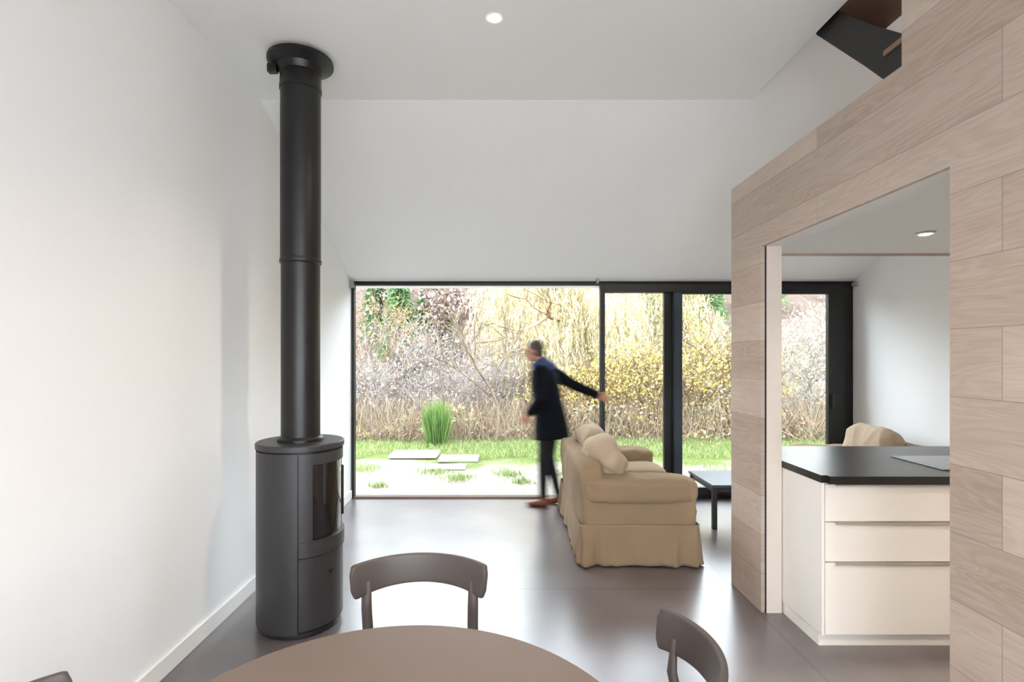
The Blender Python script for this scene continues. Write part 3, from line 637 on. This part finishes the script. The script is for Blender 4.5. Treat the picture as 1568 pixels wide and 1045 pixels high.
veg_mesh('bare_tree',*segs(P0,P1,R0*0.85+0.003,R1*0.85+0.0025,[(150,130,106),(174,154,126),(134,116,96)]))
n=20000; x=-10+rng.random(n)*22; y=9.7+rng.random(n)*1.9; zz=hillz(x,y)+0.6*rng.random(n)**1.5*(0.7+0.4*np.sin(x*2.1+y))
V=leaves(np.stack([x,y,zz],-1),0.05,[(194,164,132),(212,188,154),(186,144,120),(188,184,122),(226,208,172),(168,170,106),(202,150,126)],1.8)
m_=8000; x=-10+rng.random(m_)*22; y=9.6+rng.random(m_)*1.8; p=np.stack([x,y,np.zeros(m_)],-1); q=p+np.stack([rng.normal(size=m_)*0.25,rng.normal(size=m_)*0.2,0.2+0.6*rng.random(m_)],-1)
veg_mesh('bramble_undergrowth',*merge([V,segs(p,q,np.full(m_,0.005),np.full(m_,0.003),[(214,194,164),(190,156,134),(226,208,174)])]),parent=thicket)
def blades(x,y,hh,w,cols,sp=0.4):
    n=len(x); b=np.stack([x,y,hillz(x,y)-0.03],-1); a=rng.random(n)*6.28; s=np.stack([np.cos(a),np.sin(a),np.zeros(n)],-1)*w
    tip=b+np.stack([rng.normal(size=n)*sp*hh,rng.normal(size=n)*sp*hh,hh],-1); V=np.stack([b-s,b+s,tip],1).reshape(-1,3); return V,np.arange(3*n).reshape(n,3),np.repeat(pal(cols,n,k=0.9),3,0)
GR=[(156,180,96),(134,160,76),(180,196,118),(200,202,146)]
n=46000; x=-8+rng.random(n)*19; y=7.6+rng.random(n)**0.8*2.3
keep=(np.sin(x*1.3)*0.3+np.sin(x*3.1+y*2)*0.25+y>8.0); x=x[keep];y=y[keep]
G=[blades(x,y,0.03+0.07*rng.random(len(x)),0.008,GR)]
for cx,cy,cr,cn in [(-0.55,6.75,0.10,240),(0.25,6.55,0.06,160),(-1.5,6.35,0.05,120),(-0.9,7.2,0.14,340),(0.1,7.0,0.10,220),(-1.9,7.3,0.15,260),(0.9,7.0,0.12,200),(3.2,7.0,0.3,500),(4.4,7.1,0.3,500)]:
    G.append(blades(cx+cr*rng.normal(size=cn),cy+cr*rng.normal(size=cn),0.03+0.05*rng.random(cn),0.007,GR))
veg_mesh('grass',*merge(G))
n=1700; r=0.14*np.sqrt(rng.random(n)); a=rng.random(n)*6.28
veg_mesh('reed_clump',*blades(-1.15+r*np.cos(a)*1.2,9.3+r*np.sin(a),0.4+0.45*rng.random(n),0.009,[(124,164,76),(104,146,64),(154,186,98)],0.14))
boxes('paving_slab',[(-1.75,-1.0,8.05,8.55,-0.03,0.02),(-0.95,-0.35,7.75,8.15,-0.03,0.02),(-1.05,-0.5,7.2,7.5,-0.03,0.01)],M_slab,bevel=0.015)
# ------------------------------------------------------------ world and light
w=D.worlds.new('overcast_sky'); sc.world=w; w.use_nodes=True; nt=w.node_tree; bg=nt.nodes['Background']
tc=nt.nodes.new('ShaderNodeTexCoord'); sp=nt.nodes.new('ShaderNodeSeparateXYZ'); nt.links.new(tc.outputs['Generated'],sp.inputs[0])
r=nt.nodes.new('ShaderNodeValToRGB'); r.color_ramp.elements[0].position=0.0; r.color_ramp.elements[0].color=(0.89,0.94,1,1); r.color_ramp.elements[1].position=0.7; r.color_ramp.elements[1].color=(0.83,0.91,1,1)
nt.links.new(sp.outputs['Z'],r.inputs['Fac']); nt.links.new(r.outputs['Color'],bg.inputs['Color']); bg.inputs['Strength'].default_value=8.2
# ------------------------------------------------------------ camera
cam=D.cameras.new('camera'); cam.sensor_width=36; cam.lens=800/1568*36; cam.shift_x=16/1568; cam.shift_y=23.5/1568; cam.clip_end=200
cobj=D.objects.new('camera',cam); cobj.location=(0,0,1.55); cobj.rotation_euler=(math.radians(90),0,0); C.collection.objects.link(cobj); sc.camera=cobj
sc.view_settings.view_transform='Standard'; sc.view_settings.exposure=0.67
